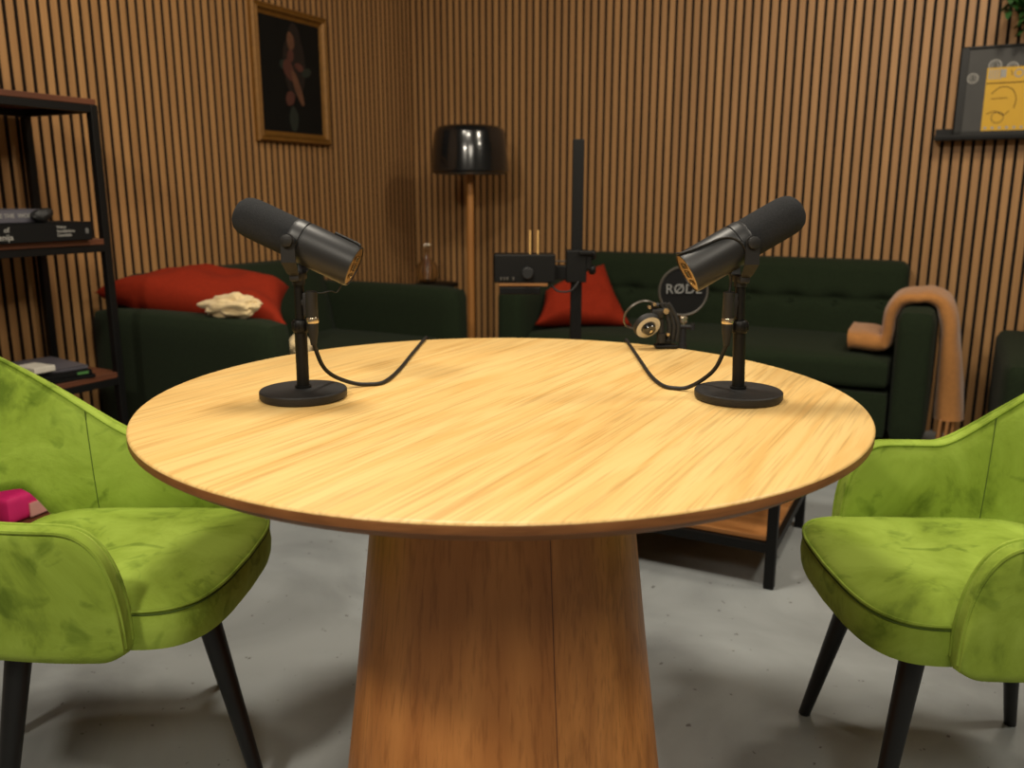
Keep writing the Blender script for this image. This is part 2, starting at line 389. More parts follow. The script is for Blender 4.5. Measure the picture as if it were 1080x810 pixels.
def make_chair(label, loc, rz, legrot, group=None):
    t = thing('velvet_armchair', label, 'chair', loc, rz, group)
    # seat cushion: rings from outline
    def outline(th, ins):
        c, s = math.cos(th), math.sin(th); e = 2 / 5.4
        x = math.copysign(abs(c) ** e, c); y = math.copysign(abs(s) ** e, s)
        X = x * ((.232 if c > 0 else .222) - ins) + .008 + (.020 * (1 - y * y) if c > 0 else 0)
        wy = .214 + .012 * max(0, min(1, (X) / .2))
        return X, y * (wy - ins)
    bm = B(); seg = 96; rings = []
    lay = [(.20, .367), (.10, .366), (.012, .366), (.003, .370), (0, .38), (-.002, .40), (0, .428), (.004, .437), (.012, .4425), (.03, .447), (.06, .451), (.10, .4545), (.14, .456), (.19, .457)]
    for ins, z in lay:
        r = []
        for k in range(seg):
            th = 2 * PI * k / seg; X, Y = outline(th, ins)
            zz = z + (.003 * noise.noise(Vector((X * 9, Y * 9, 3))) if ins > .02 and z > .44 else 0)
            r.append(bm.verts.new((X, Y, zz)))
        rings.append(r)
    for A, D in zip(rings, rings[1:]):
        for k in range(seg): bm.faces.new((A[k], A[(k + 1) % seg], D[(k + 1) % seg], D[k]))
    bm.faces.new(rings[0][::-1]); bm.faces.new(rings[-1])
    seat = ob('seat', bm, M['velvet'], t)
    bm = B(); tube(bm, [Vector((*outline(2 * PI * k / 96, .0005), .4365)) for k in range(96)], .0028, 6, closed=True)
    tube(bm, [Vector((*outline(2 * PI * k / 96, -.0005), .431)) for k in range(96)], .0012, 6, mi=1, closed=True)
    ob('piping', bm, [M['velvet'], M['seam']], seat)
    # wrap-around shell
    bm = B(); nt_, nz_ = 150, 14; grid = []
    ts = []
    for i in range(nt_ + 1):
        u = -1 + 2 * i / nt_
        ts.append(math.copysign(1 - (1 - abs(u)) ** 1.7, u) if u else 0)
    TH = .017
    for tt in ts:
        col = []; zt_, zb_ = zt(tt), zb(tt)
        zt_ = max(zt_, zb_ + .004)
        for j in range(nz_ + 1):
            z = zb_ + (zt_ - zb_) * j / nz_
            p, n = shell_pt(tt, z); col.append((p, n))
        grid.append(col)
    def surf(side):
        g = []
        for col in grid:
            c = []
            for j, (p, n) in enumerate(col):
                e = min(j, nz_ - j) / nz_
                th = TH * (.80 if j in (0, nz_) else 1.0) + .006 * math.sin(PI * j / nz_)
                c.append(bm.verts.new(p + n * side * th))
            g.append(c)
        return g
    so, si = surf(1), surf(-1)
    rim_t = []; 
    for i in range(nt_):
        for j in range(nz_):
            bm.faces.new((so[i][j], so[i + 1][j], so[i + 1][j + 1], so[i][j + 1]))
            bm.faces.new((si[i][j], si[i][j + 1], si[i + 1][j + 1], si[i + 1][j]))
    def rim(jr, dz):
        prev = None
        mids = []
        for i in range(nt_ + 1):
            p, n = grid[i][jr]; mids.append(bm.verts.new(p + Vector((0, 0, dz))))
        for i in range(nt_):
            bm.faces.new((so[i][jr], so[i + 1][jr], mids[i + 1], mids[i])); bm.faces.new((mids[i], mids[i + 1], si[i + 1][jr], si[i][jr]))
        return mids
    mt = rim(nz_, .007); mb = rim(0, -.004)
    for i in (0, nt_):
        for j in range(nz_): bm.faces.new((so[i][j], so[i][j + 1], si[i][j + 1], si[i][j]))
        bm.faces.new((so[i][nz_], mt[i], si[i][nz_])); bm.faces.new((so[i][0], mb[i], si[i][0]))
    sh = ob('backrest_and_arms', bm, M['velvet'], t, ang=80)
    bm = B()
    for side in (1, -1):
        pts = []
        for col in grid: p, n = col[nz_]; pts.append(p + n * side * TH * .86 + Vector((0, 0, .0015)))
        pts = [grid[0][0][0] + grid[0][0][1] * side * TH * .8 + Vector((0, 0, .008))] + pts[1:-1] + [grid[-1][0][0] + grid[-1][0][1] * side * TH * .8 + Vector((0, 0, .008))]
        tube(bm, pts, .0032, 6)
    for side in (1, -1):     # panel seams where arms meet the back
        for tt in (.52, -.52):
            pts = []
            for j in range(nz_ + 1):
                z = zb(tt) + (zt(tt) - zb(tt)) * j / nz_; p, n = shell_pt(tt, z)
                pts.append(p + n * side * (TH + .006 * math.sin(PI * j / nz_) - .0002))
            tube(bm, pts, .0011, 5, mi=1)
    ob('piping', bm, [M['velvet'], M['seam']], sh)
    # frame and legs
    c_, s_ = math.cos(legrot), math.sin(legrot)
    R = Matrix.Rotation(legrot, 4, 'Z')
    bm = B()
    for a in (PI / 4, -PI / 4): rbox(bm, (0, 0, .356), (.42, .05, .018), .003, Mx=R @ Matrix.Rotation(a, 4, 'Z'))
    ob('under_frame', bm, M['black'], t)
    for sx in (1, -1):
        for sy in (1, -1):
            bm = B(); a = R @ Vector((sx * .140, sy * .140, .362)); b = R @ Vector((sx * .206, sy * .206, .0))
            pts = [a.lerp(b, k / 8) for k in range(9)]; tube(bm, pts, [.0205 - .009 * k / 8 for k in range(9)], 20)
            leg = ob('leg', bm, M['blackwood'], t)
    return t
make_chair('lime green velvet armchair left of the table, with a pink packet behind it', (-.725, 1.425, 0), math.radians(-2), math.radians(30), 'green velvet armchairs at the round table')
make_chair('lime green velvet armchair right of the round oak table', (.799, 1.372, 0), math.radians(180), math.radians(-5), 'green velvet armchairs at the round table')

# ------------------------------------------------------------------ microphones
def make_mic(label, base, piv, axis, side):
    """axis points to the rear plate"""
    base = Vector(base); piv = Vector(piv) - base; ax = Vector(axis).normalized()
    t = thing('studio_microphone', label, 'microphone', base, 0, 'studio microphones on desk stands')
    bm = B(); lathe(bm, [(0, .0), (.060, 0), (.0655, .0015), (.067, .004), (.067, .0125), (.0655, .0142), (.045, .0158), (.0, .0165)], 64)
    ob('weighted_base', bm, M['stand'], t)
    zt_ = piv.z - .062; zc = .108
    top = Vector((piv.x, piv.y, 0))
    def pp(z): k = z / zt_; return Vector((top.x * k, top.y * k, z))
    bm = B(); tube(bm, [pp(.015), pp(zc)], .0095, 24); tube(bm, [pp(.015), pp(.020)], .0125, 24); ob('lower_pole', bm, M['black'], t)
    bm = B(); tube(bm, [pp(zc), pp(zt_)], .0076, 24); ob('upper_pole', bm, M['black'], t)
    bm = B(); tube(bm, [pp(zc - .004), pp(zc - .001), pp(zc + .012), pp(zc + .015)], [.0108, .0128, .0128, .0105], 24)
    for k in range(12):
        a = 2 * PI * k / 12; rbox(bm, (top.x * .6 + .0128 * math.cos(a), top.y * .6 + .0128 * math.sin(a), zc + .0055), (.002, .002, .011), .0005)
    ob('height_collar', bm, M['black'], t)
    # body along axis, local z = ax
    MA = axisM(piv, ax) @ Matrix.Translation((0, 0, .008)) @ Matrix.Diagonal((.97, .97, 1.055, 1))
    bm = B()
    lathe(bm, [(0, -.101), (.010, -.1008), (.019, -.0985), (.0255, -.0935), (.0292, -.0865), (.0308, -.078), (.0312, -.06), (.0312, -.020), (.0305, -.014), (0, -.014)], 56, Mx=MA)
    ob('foam_windscreen', bm, M['foam'], t)
    bm = B()
    lathe(bm, [(0, -.0155), (.0295, -.0155), (.0312, -.0135), (.0325, -.008), (.0328, .0025), (.0318, .0032), (.0312, .0036), (.0312, .0048), (.0318, .0052), (.0330, .006), (.0330, .080), (.0322, .0835), (.0305, .084), (.0303, .0815), (0, .0815)], 64, Mx=MA)
    body = ob('body', bm, M['micgrey'], t)
    bm = B(); lathe(bm, [(0, .082), (.0302, .082), (.0302, .0826), (0, .0828)], 48, Mx=MA)
    rp = ob('rear_plate', bm, M['platetint'], body)
    bm = B()
    for ox, oy, w_, h_ in ((0, .012, .020, .008), (0, -.002, .018, .011), (0, -.0165, .018, .006)):
        for q in ((ox, oy + h_ / 2, w_, .0012), (ox, oy - h_ / 2, w_, .0012)): rbox(bm, (q[0], q[1], .0834), (q[2], q[3], .0014), .0003, mi=0)
        for q in ((ox - w_ / 2, oy, .0012, h_), (ox + w_ / 2, oy, .0012, h_)): rbox(bm, (q[0], q[1], .0834), (q[2], q[3], .0014), .0003, mi=0)
        rbox(bm, (ox, oy, .0830), (w_ - .002, h_ - .002, .0006), .0, mi=1)
    rbox(bm, (0, -.0165, .0842), (.010, .003, .002), .0004, mi=2)
    bmesh.ops.transform(bm, matrix=MA, verts=bm.verts)
    ob('response_switches', bm, [M['platetint'], M['rubber'], M['silver']], rp)
    # little print marks at the collar front
    bm = B()
    for k in range(4): 
        a = math.radians(150 + k * 9) if side < 0 else math.radians(30 - k * 9)
        rbox(bm, (.0327 * math.cos(a), .0327 * math.sin(a), -.009), (.0007, .0016, .0028), 0, Mx=MA)
    ob('printed_mark', bm, M['ink'], body, smooth=False)
    # yoke
    hz = Vector((ax.y, -ax.x, 0)).normalized()
    if hz.y > 0: hz = -hz
    bm = B()
    axh = Vector((ax.x, ax.y, 0)).normalized()
    for s in (1, -1):
        prof = [(0, .010), (-.012, .0105), (-.030, .011), (-.046, .0085), (-.0515, .006)]
        rows = []
        for (dz, hw) in prof:
            off = .0375 if dz > -.036 else .0375 - (.0375 - .016) * ((-.036 - dz) / .0155)
            row = []
            for hh, oo in ((-hw, off), (hw, off), (hw, off + .0028), (-hw, off + .0028)):
                row.append(bm.verts.new(piv + hz * s * oo + axh * hh + Vector((0, 0, dz - .002))))
            rows.append(row)
        for A, D in zip(rows, rows[1:]):
            for k in range(4): bm.faces.new((A[k], A[(k + 1) % 4], D[(k + 1) % 4], D[k]))
        bm.faces.new(rows[0]); bm.faces.new(rows[-1])
        tube(bm, [piv + hz * s * .0375, piv + hz * s * .0403], .0105, 24)
    MY = Matrix((axh, hz, Vector((0, 0, 1)))).transposed().to_4x4(); MY.translation = piv
    rbox(bm, (0, 0, -.056), (.016, .040, .011), .003, Mx=MY); tube(bm, [piv + Vector((0, 0, -.068)), piv + Vector((0, 0, -.052))], .0098, 20)
    yk = ob('yoke', bm, M['stand'], t)
    for s in (1, -1):
        bm = B(); tube(bm, [piv + hz * s * q for q in (.033, .040, .041, .0455, .0465)], [.005, .005, .0088, .0088, .0075], 24)
        ob('swivel_knob', bm, M['stand'], yk)
    # connector hanging beside the pole
    cx = Vector((side * .0215 + top.x * .6, -.012, 0))
    cz = .168
    bm = B(); tube(bm, [cx + Vector((0, 0, z)) for z in (cz, cz - .001, cz - .038, cz - .040)], [.0075, .0088, .0088, .0082], 20)
    con = ob('xlr_connector', bm, M['stand'], t)
    bm = B(); tube(bm, [cx + Vector((0, 0, z)) for z in (cz - .040, cz - .041, cz - .0475, cz - .0485)], [.0088, .0093, .0093, .0088], 20)
    ob('metal_ring', bm, M['silver'], con)
    bm = B(); bp = cx.lerp(Vector((top.x * .6, 0, 0)), .52); rbox(bm, (bp.x, bp.y, cz - .021), (.007, .008, .036), .002)
    rbox(bm, ((bp.x + top.x * .6) / 2, bp.y / 2, cz - .018), (.016, .010, .010), .002)
    ob('connector_bracket', bm, M['stand'], con)
    return t, base + cx + Vector((0, 0, cz - .0485)), piv, MA, base + cx + Vector((0, 0, cz)), base
def cable(name, label, pts, r, group=None):
    bm = B(); tube(bm, cat(pts, 8), r, 10); return tag(ob(name, bm, M['rubber']), label, 'cable', group)
axL = (.904, -.08, -.42); axR = (-.866, -.10, -.49)
mL, eL, pvL, MAL, cL, bL = make_mic('black microphone on the left side of the table, foam tip pointing up left', (-.326, 1.300, .7502), (-.324, 1.298, .995), axL, 1)
mR, eR, pvR, MAR, cR, bR = make_mic('black microphone on the right side of the table, lead looped over its body', (.352, 1.293, .7502), (.345, 1.291, .9925), axR, -1)
# strain reliefs + leads as parts, long cables as things of their own
for t, e in ((mL, eL), (mR, eR)):
    b0 = Vector(t.location)
    s = 1 if t is mL else -1
    bm = B(); tube(bm, [e - b0 + Vector((s * .0 , 0, -k)) for k in (0, .002, .012, .030, .034)], [.0082, .0085, .0078, .0052, .0045], 16); ob('cable_plug', bm, M['rubber'], t)
    piv = Vector(pvL if t is mL else pvR); MA = MAL if t is mL else MAR; top = (cL if t is mL else cR) - b0
    bm = B()
    if t is mL:
        s0 = MA @ Vector((0, -.030, .078)); pts = [s0 + Vector((0, 0, .004)), s0 + Vector((-.010, 0, -.014)), top + Vector((.030, 0, .000)), top + Vector((.014, 0, -.003)), top + Vector((.004, 0, -.002))]
        tube(bm, cat(pts, 8), .0009, 8)
    else:
        tube(bm, cat([top + Vector((0, 0, -.003)), top + Vector((.001, 0, .02)), piv + Vector((-.030, -.020, -.030))], 8), .0022, 8)
    ob('lead', bm, M['rubber'], t)
# loop of lead over the right microphone's body
def on_body(MA, ang, z, r=.0350): return MA @ Vector((r * math.cos(ang), r * math.sin(ang), z))
for t, MA, pts in ((mR, MAR, [(-55, .006), (-25, .004), (10, .005), (34, .012), (48, .024), (56, .045), (64, .066), (76, .080), (92, .084)]),
                   (mL, MAL, [(88, .040), (88, .06), (90, .075), (100, .082)])):
    bm = B(); tube(bm, cat([on_body(MA, math.radians(a), z) for a, z in pts], 8), .0018, 8); ob('lead_loop', bm, M['rubber'], t)
eLb = eL + Vector((0, 0, -.032)); eRb = eR + Vector((0, 0, -.032))
zt0 = .7536
cable('microphone_cable', 'black cable curving from the left microphone over the far table edge',
      [eLb, (-.297, 1.31, .800), (-.287, 1.345, .775), (-.262, 1.372, .7575), (-.238, 1.380, zt0), (-.215, 1.398, zt0), (-.203, 1.493, zt0), (-.197, 1.662, zt0), (-.190, 1.835, zt0), (-.188, 1.868, .746), (-.187, 1.882, .70), (-.187, 1.885, .5), (-.187, 1.89, .2), (-.16, 1.95, .02), (-.05, 2.1, .006)], .0033, 'microphone cables')
cable('microphone_cable', 'black cable curving from the right microphone over the far table edge',
      [eRb, (.318, 1.30, .800), (.305, 1.325, .775), (.285, 1.342, .7575), (.268, 1.350, zt0), (.249, 1.369, zt0), (.241, 1.444, zt0), (.243, 1.583, zt0), (.246, 1.75, zt0), (.247, 1.81, zt0), (.248, 1.842, .746), (.249, 1.855, .70), (.249, 1.86, .5), (.249, 1.86, .2), (.22, 1.90, .02), (.1, 1.98, .006)], .0033, 'microphone cables')

# ------------------------------------------------------------------ sofas (local -y is the front)
def make_sofa(name, label, cat_, loc, rz, W, D, seat_h, arm_h, back_h, at, seats=1, buttons=0, arm_l=True):
    t = thing(name, label, cat_, loc, rz)
    iw = W - 2 * at
    bm = B(); cushion(bm, (0, -D / 2, (.16 + seat_h - .125) / 2), (iw, D - .03, seat_h - .125 - .155), .02, n=4); ob('base', bm, M['sofa'], t)
    bt = .19
    def tuft(q, u):
        if buttons and u.y < -.9:
            zc = .02
            for k in range(buttons):
                bx = -iw / 2 + iw * (k + .5) / buttons
                d2 = ((q.x - bx) / .045) ** 2 + ((q.z - zc) / .028) ** 2
                q.y += .030 * math.exp(-d2)
            q.y += .008 * math.exp(-((q.z - zc) / .014) ** 2)
        q.y -= (q.z + .2) * -.22
        return q
    bm = B(); bh = back_h - seat_h + .06
    cushion(bm, (0, -.155, seat_h - .06 + bh / 2), (iw, bt - .02, bh), .045, (0, .02, .004), n=46 if buttons else 12, fn=tuft)
    bk = ob('backrest', bm, M['sofa'], t, ang=70)
    for k in range(buttons):
        bx = -iw / 2 + iw * (k + .5) / buttons
        bm = B(); lathe(bm, [(0, .004), (.006, .003), (.009, 0), (.0, -.003)], 16, Mx=axisM((bx, -.155 - bt / 2 + .035, seat_h - .06 + bh / 2 + .02), (0, -1, .15))); ob('button', bm, M['sofa'], bk)
    for k in range(seats):
        cw = iw / seats; bm = B()
        cushion(bm, (-iw / 2 + cw * (k + .5), -D / 2 - .05, seat_h - .06), (cw - .006, D - .14, .125), .035, (0, .008, .008), n=12); ob('seat_cushion', bm, M['sofa'], t)
    for s in (-1, 1):
        bm = B(); cushion(bm, (s * (W / 2 - at / 2), -D / 2 - .01, (.15 + arm_h) / 2), (at - .004, D, arm_h - .15), .038, (.004, .004, .004), n=10); ob('armrest', bm, M['sofa'], t)
    for sx in (-1, 1):
        for y in (-.08, -D + .07):
            bm = B(); tube(bm, [(sx * (W / 2 - .09), y, .165), (sx * (W / 2 - .07), y, 0)], [.026, .016], 16); ob('leg', bm, M['tan'], t)
    return t
make_sofa('sofa', 'dark green button-backed sofa along the back wall, camel throw over one arm', 'sofa', P((1.0 + 2.785) / 2, .03), RB, 1.785, .84, .462, .655, .775, .135, 1, 8)
make_sofa('sofa', 'dark green sofa along the left wall with a red cushion on its near arm', 'sofa', P(.02, (2.20 + .91) / 2), RL, 1.29, .86, .44, .656, .765, .125, 2, 0)
make_sofa('lounge_chair', 'dark green padded chair at the right edge of the photo', 'armchair', P(3.43, .12), RB, .86, .90, .42, .515, .66, .14, 1, 0)

def pillow(name, label, cs, T, m, seed=0, group=None, origin=None):
    """cushion spanned between four corner points (room coordinates a, b, z): near-left, near-right, far-right, far-left"""
    cs = [P(*c) for c in cs]; o0 = sum(cs, Vector()) / 4; cs = [c - o0 for c in cs]
    bm = B(); n = 30; g = {}
    N0 = (cs[2] - cs[0]).cross(cs[3] - cs[1]).normalized()
    for s in (1, -1):
        for i in range(n + 1):
            for j in range(n + 1):
                u = -1 + 2 * i / n; v = -1 + 2 * j / n
                if s < 0 and (i in (0, n) or j in (0, n)): g[(s, i, j)] = g[(1, i, j)]; continue
                uu = u * (1 - .09 * (1 - v * v) * abs(u) ** 2); vv = v * (1 - .09 * (1 - u * u) * abs(v) ** 2)
                k, l = (uu + 1) / 2, (vv + 1) / 2
                p = (cs[0] * (1 - k) + cs[1] * k) * (1 - l) + (cs[3] * (1 - k) + cs[2] * k) * l
                f = ((1 - u ** 4) * (1 - v ** 4)) ** .5
                h = s * T / 2 * f * (1 + .3 * noise.noise(Vector((u * 1.6, v * 1.6, seed + s)))) + .012 * f * noise.noise(Vector((u * 4, v * 2, seed)))
                g[(s, i, j)] = bm.verts.new(p + N0 * h)
        for i in range(n):
            for j in range(n):
                q = [g[(s, i, j)], g[(s, i + 1, j)], g[(s, i + 1, j + 1)], g[(s, i, j + 1)]]
                try: bm.faces.new(q if s > 0 else q[::-1])
                except ValueError: pass
    return tag(ob(name, bm, m, None, loc=o0, ang=80), label, 'cushion', group)
pillow('cushion', 'rust red cushion lying flat on the near arm of the left sofa', [(.05, 2.19, .715), (.81, 2.02, .625), (.56, 1.72, .715), (.05, 1.78, .735)], .16, M['red'], 1, 'rust red cushions')
pillow('cushion', 'rust red cushion leaning in the left corner of the back-wall sofa', [(1.155, .79, .485), (1.535, .55, .475), (1.31, .34, .735), (1.15, .66, .625)], .13, M['red'], 5, 'rust red cushions')

# cream fleece bundled on the arm
bm = B(); t = bmesh.new(); bmesh.ops.create_icosphere(t, subdivisions=5, radius=1)
for v in t.verts:
    p = v.co.copy(); q = 1 + .30 * noise.noise(p * 2.2 + Vector((4, 1, 2))) + .10 * noise.noise(p * 5)
    v.co = Vector((p.x * .118 * q, p.y * .05 * q, (p.z * .042 + .008 * p.x) * q))
merge(bm, t)
t = bmesh.new(); bmesh.ops.create_icosphere(t, subdivisions=4, radius=1)
for v in t.verts:
    p = v.co.copy(); q = 1 + .2 * noise.noise(p * 2.5)
    v.co = Vector((.075 + p.x * .045 * q, .24 + p.y * .05 * q, -.17 + p.z * .045 * q))
merge(bm, t)
tag(ob('fleece_blanket', bm, M['cream'], loc=P(.665, 2.125, .692), rot=(0, 0, RB)), 'cream fleece blanket bunched on the sofa arm under the red cushion', 'blanket')

# camel throw over the arm of the back-wall sofa
thr = thing('throw_blanket', 'folded camel wool throw with a fringed end hanging over the sofa arm', 'blanket', P(2.72, .62, 0), RB)
path = cat([(-.235, .474), (-.20, .476), (-.13, .476), (-.092, .486), (-.078, .53), (-.072, .60), (-.060, .645), (-.035, .662), (.0, .665), (.035, .662), (.060, .642), (.073, .59), (.080, .50), (.084, .40), (.086, .31), (.088, .235)], 6)
bm = B(); rows = []
for i, p in enumerate(path):
    a = path[max(i - 1, 0)]; b = path[min(i + 1, len(path) - 1)]; d = (b - a).normalized(); nrm = Vector((-d.y, d.x))
    kk = i / (len(path) - 1); th = .026 + .016 * max(0, .28 - kk) / .28 + .026 * max(0, kk - .6) / .4 + .002 * math.sin(i * .25); row = []
    for k in range(24):
        an = 2 * PI * k / 24; ex = 2 / 5
        cy = math.copysign(abs(math.cos(an)) ** ex, math.cos(an)) * (.155 + .008 * math.sin(i * .2)); cn = math.copysign(abs(math.sin(an)) ** (2 / 2.6), math.sin(an)) * th
        wv = .006 * noise.noise(Vector((cy * 10, i * .15, cn * 30)))
        q = p + nrm * (cn + wv + th * .9)
        row.append(bm.verts.new((q.x, cy, q.y)))
    rows.append(row)
for A, D in zip(rows, rows[1:]):
    for k in range(24): bm.faces.new((A[k], A[(k + 1) % 24], D[(k + 1) % 24], D[k]))
bm.faces.new(rows[0]); bm.faces.new(rows[-1]); ob('folded_cloth', bm, M['throw'], thr, ang=60)
bm = B()
for k in range(26):
    y = -.15 + .30 * (k // 2) / 12; x = .112 + .024 * (k % 3) + random.uniform(-.006, .006)
    tube(bm, cat([(x, y, .24), (x + random.uniform(-.004, .006), y + random.uniform(-.006, .006), .18), (x + random.uniform(-.008, .01), y + random.uniform(-.01, .01), .125)], 4), [.006] * 5 + [.0045] * 4, 6)
ob('fringe', bm, M['throw'], thr)

# ------------------------------------------------------------------ floor lamp
lp = Vector((-.213, 4.45, 0))
lp.z = -.0
la = thing('floor_lamp', 'floor lamp with glossy black drum shade on a wooden pole, in the corner', 'lamp', lp)
bm = B(); lathe(bm, [(0, 0), (.14, 0), (.145, .006), (.14, .016), (.03, .024), (.02, .04), (0, .04)], 48); ob('base', bm, M['black'], la)
bm = B(); tube(bm, [(0, 0, .03), (0, 0, 1.22)], [.020, .018], 24); ob('pole', bm, M['tan'], la)
bm = B(); lathe(bm, [(0, 1.400), (.12, 1.398), (.155, 1.392), (.170, 1.380), (.178, 1.360), (.188, 1.28), (.196, 1.185), (.196, 1.176), (.188, 1.168), (.176, 1.166), (.174, 1.170), (.186, 1.185), (.180, 1.28), (.168, 1.355), (.14, 1.378), (0, 1.384)], 72); shd = ob('lamp_shade', bm, M['lacquer'], la)
bm = B(); lathe(bm, [(.150, 1.162), (.180, 1.162), (.180, 1.172), (.150, 1.172)], 72, closed=True); ob('shade_rim', bm, M['greymetal'], shd)
bm = B(); 
for k in range(3):
    a = k * 2 * PI / 3; tube(bm, [(0, 0, 1.19), (.152 * math.cos(a), .152 * math.sin(a), 1.168)], .003, 6)
tube(bm, [(0, 0, 1.20), (0, 0, 1.26)], .02, 16); ob('bulb_holder', bm, M['greymetal'], la)

# corner side table with decanter
st = thing('side_table', 'small black side table behind the left sofa, hidden below a glass decanter', 'table', P(.33, .30, 0), RB)
bm = B(); lathe(bm, [(0, .575), (.115, .575), (.12, .58), (.12, .59), (.115, .594), (0, .594)], 48); ob('tabletop', bm, M['black'], st)
for k in range(3):
    a = k * 2 * PI / 3 + .3; bm = B(); tube(bm, [(.085 * math.cos(a), .085 * math.sin(a), .576), (.15 * math.cos(a), .15 * math.sin(a), 0)], .011, 12); ob('leg', bm, M['black'], st)
dc = thing('decanter', 'clear round glass decanter standing in the room corner behind the sofa', 'decanter', P(.285, .32, .595))
bm = B(); lathe(bm, [(0, .002), (.035, .0), (.05, .008), (.062, .04), (.062, .07), (.048, .105), (.020, .128), (.014, .145), (.014, .165), (.020, .175), (.017, .175), (.011, .165), (.011, .145), (.017, .130), (.045, .103), (.059, .07), (.059, .04), (.047, .011), (.03, .006), (0, .006)], 40); ob('bottle', bm, M['glass'], dc)
bm = B(); lathe(bm, [(0, .160), (.0105, .162), (.0105, .176), (.018, .182), (.020, .195), (.012, .208), (0, .212)], 24); ob('stopper', bm, M['glass'], dc)

# ------------------------------------------------------------------ coffee table
ct = thing('coffee_table', 'low coffee table with wooden lower shelf and black square legs behind the pedestal', 'table', P(1.87, 1.725, 0), RB)
cw, cd = 1.19, .53
bm = B(); rbox(bm, (0, 0, .44), (cw, cd, .02), .003); ob('tabletop', bm, M['shelfoak'], ct, smooth=False)
for z, nm in ((.415, 'top_frame'), (.118, 'shelf_frame')):
    bm = B()
    for s in (-1, 1):
        rbox(bm, (0, s * (cd / 2 - .014), z), (cw - .05, .024, .028), .002); rbox(bm, (s * (cw / 2 - .014), 0, z), (.024, cd - .05, .028), .002)
    ob(nm, bm, M['black'], ct, smooth=False)
bm = B(); rbox(bm, (0, 0, .140), (cw - .03, cd - .03, .014), .002); ob('shelf', bm, M['shelfoak'], ct, smooth=False)
for sx in (-1, 1):
    for sy in (-1, 1):
        bm = B(); rbox(bm, (sx * (cw / 2 - .014), sy * (cd / 2 - .014), .215), (.028, .028, .43), .003); ob('leg', bm, M['black'], ct, smooth=False)

# ------------------------------------------------------------------ copy stand / column rig on the coffee table
rg = thing('column_stand', 'black upright column stand with a clamped side arm carrying a black box', 'stand', (.199, 2.65, .4505), 0)
Z = lambda z: z - .4505
bm = B(); rbox(bm, (0, 0, .006), (.14, .10, .012), .003); ob('foot_plate', bm, M['black'], rg, smooth=False)
bm = B(); rbox(bm, (0, 0, (Z(1.222) + .012) / 2), (.034, .030, Z(1.222) - .012), .002)
for s in (-1, 1): rbox(bm, (s * .007, -.0152, (Z(1.21) + .03) / 2), (.004, .0016, Z(1.21) - .06), .0)
ob('column', bm, M['black'], rg, smooth=False)
bm = B(); rbox(bm, (-.002, 0, Z(.846)), (.062, .060, .098), .003); rbox(bm, (.034, -.005, Z(.86)), (.022, .045, .05), .004); rbox(bm, (.025, -.03, Z(.888)), (.045, .02, .014), .004)
cl = ob('clamp', bm, M['black'], rg, smooth=False)
for z in (.835, .880):
    bm = B(); lathe(bm, [(0, 0), (.013, 0), (.015, .003), (.015, .014), (.011, .018), (0, .018)], 20, Mx=axisM((.040, -.01, Z(z)), (1, -.3, 0))); ob('clamp_knob', bm, M['black'], cl)
bm = B(); rbox(bm, (-.055, 0, Z(.826)), (.075, .035, .044), .003); rbox(bm, (-.050, 0, Z(.860)), (.045, .012, .004), .001, mi=1); arm = ob('arm', bm, [M['black'], M['greymetal']], rg, smooth=False)
bm = B(); rbox(bm, (-.160, -.01, Z(.842)), (.185, .10, .084), .003); rbox(bm, (-.165, -.03, Z(.794)), (.150, .05, .010), .002, mi=1); rbox(bm, (-.175, -.03, Z(.775)), (.125, .05, .022), .003)
bx = ob('box_head', bm, [M['black'], M['shelfoak']], rg, smooth=False)
bm = B(); lathe(bm, [(0, 0), (.016, 0), (.018, .004), (.018, .016), (.015, .019), (0, .019)], 24, Mx=axisM((-.152, -.061, Z(.830)), (0, -1, 0))); ob('round_knob', bm, M['stand'], bx)
for dx in (-.232, -.222, -.213, -.195):
    bm = B(); rbox(bm, (dx, -.063, Z(.812)), (.006, .006, .010), .001); ob('small_switch', bm, M['greymetal'], bx, smooth=False)
for dx in (-.144, -.120):
    bm = B(); tube(bm, [(dx, -.02, Z(.882)), (dx, -.02, Z(.955))], .0030, 8); ob('metal_rod', bm, M['rod'], bx)
bm = B(); tube(bm, cat([(-.085, -.045, Z(.80)), (-.06, -.05, Z(.774)), (-.02, -.05, Z(.775)), (.005, -.03, Z(.80))], 8), .003, 8); ob('cord', bm, M['rubber'], rg)

# ------------------------------------------------------------------ pop shield on its stand
pp_ = thing('pop_filter', 'round black pop filter with grey lettering on a small tripod, behind the table', 'pop filter', (.492, 2.45, .4505), 0)
bm = B(); lathe(bm, [(.066, -.004), (.070, -.005), (.0725, 0), (.070, .005), (.066, .004)], 56, Mx=axisM((0, 0, .340), (0, -1, .05)), closed=True); rimo = ob('rim', bm, M['greymetal'], pp_)
bm = B(); lathe(bm, [(0, -.003), (.0665, -.002), (.0665, .002), (0, .003)], 56, Mx=axisM((0, 0, .340), (0, -1, .05))); ms = ob('mesh_screen', bm, M['book1'], pp_)
mt_ = axisM((0, -.0045, .345), (0, -1, .05)); 
letters('brand_lettering', 'RØDE', .038, M['inkdim'], ms, mt_, align='CENTER', sp=1.05)
bm = B(); tube(bm, [(.004, 0, .050), (.004, 0, .232)], .009, 16); tube(bm, [(.004, 0, .10), (.004, 0, .19)], .012, 16); pole_ = ob('pole', bm, M['stand'], pp_)
bm = B(); rbox(bm, (.004, 0, .258), (.020, .016, .018), .003); tube(bm, [(.004, 0, .230), (.004, 0, .272)], .006, 12); ob('swivel_mount', bm, M['silver'], pp_)
bm = B(); tube(bm, [(-.014, -.004, .238), (.034, -.004, .236)], .006, 12); tube(bm, [(.03, -.004, .228), (.03, -.004, .246)], .007, 12); ob('wing_screw', bm, M['stand'], pp_)
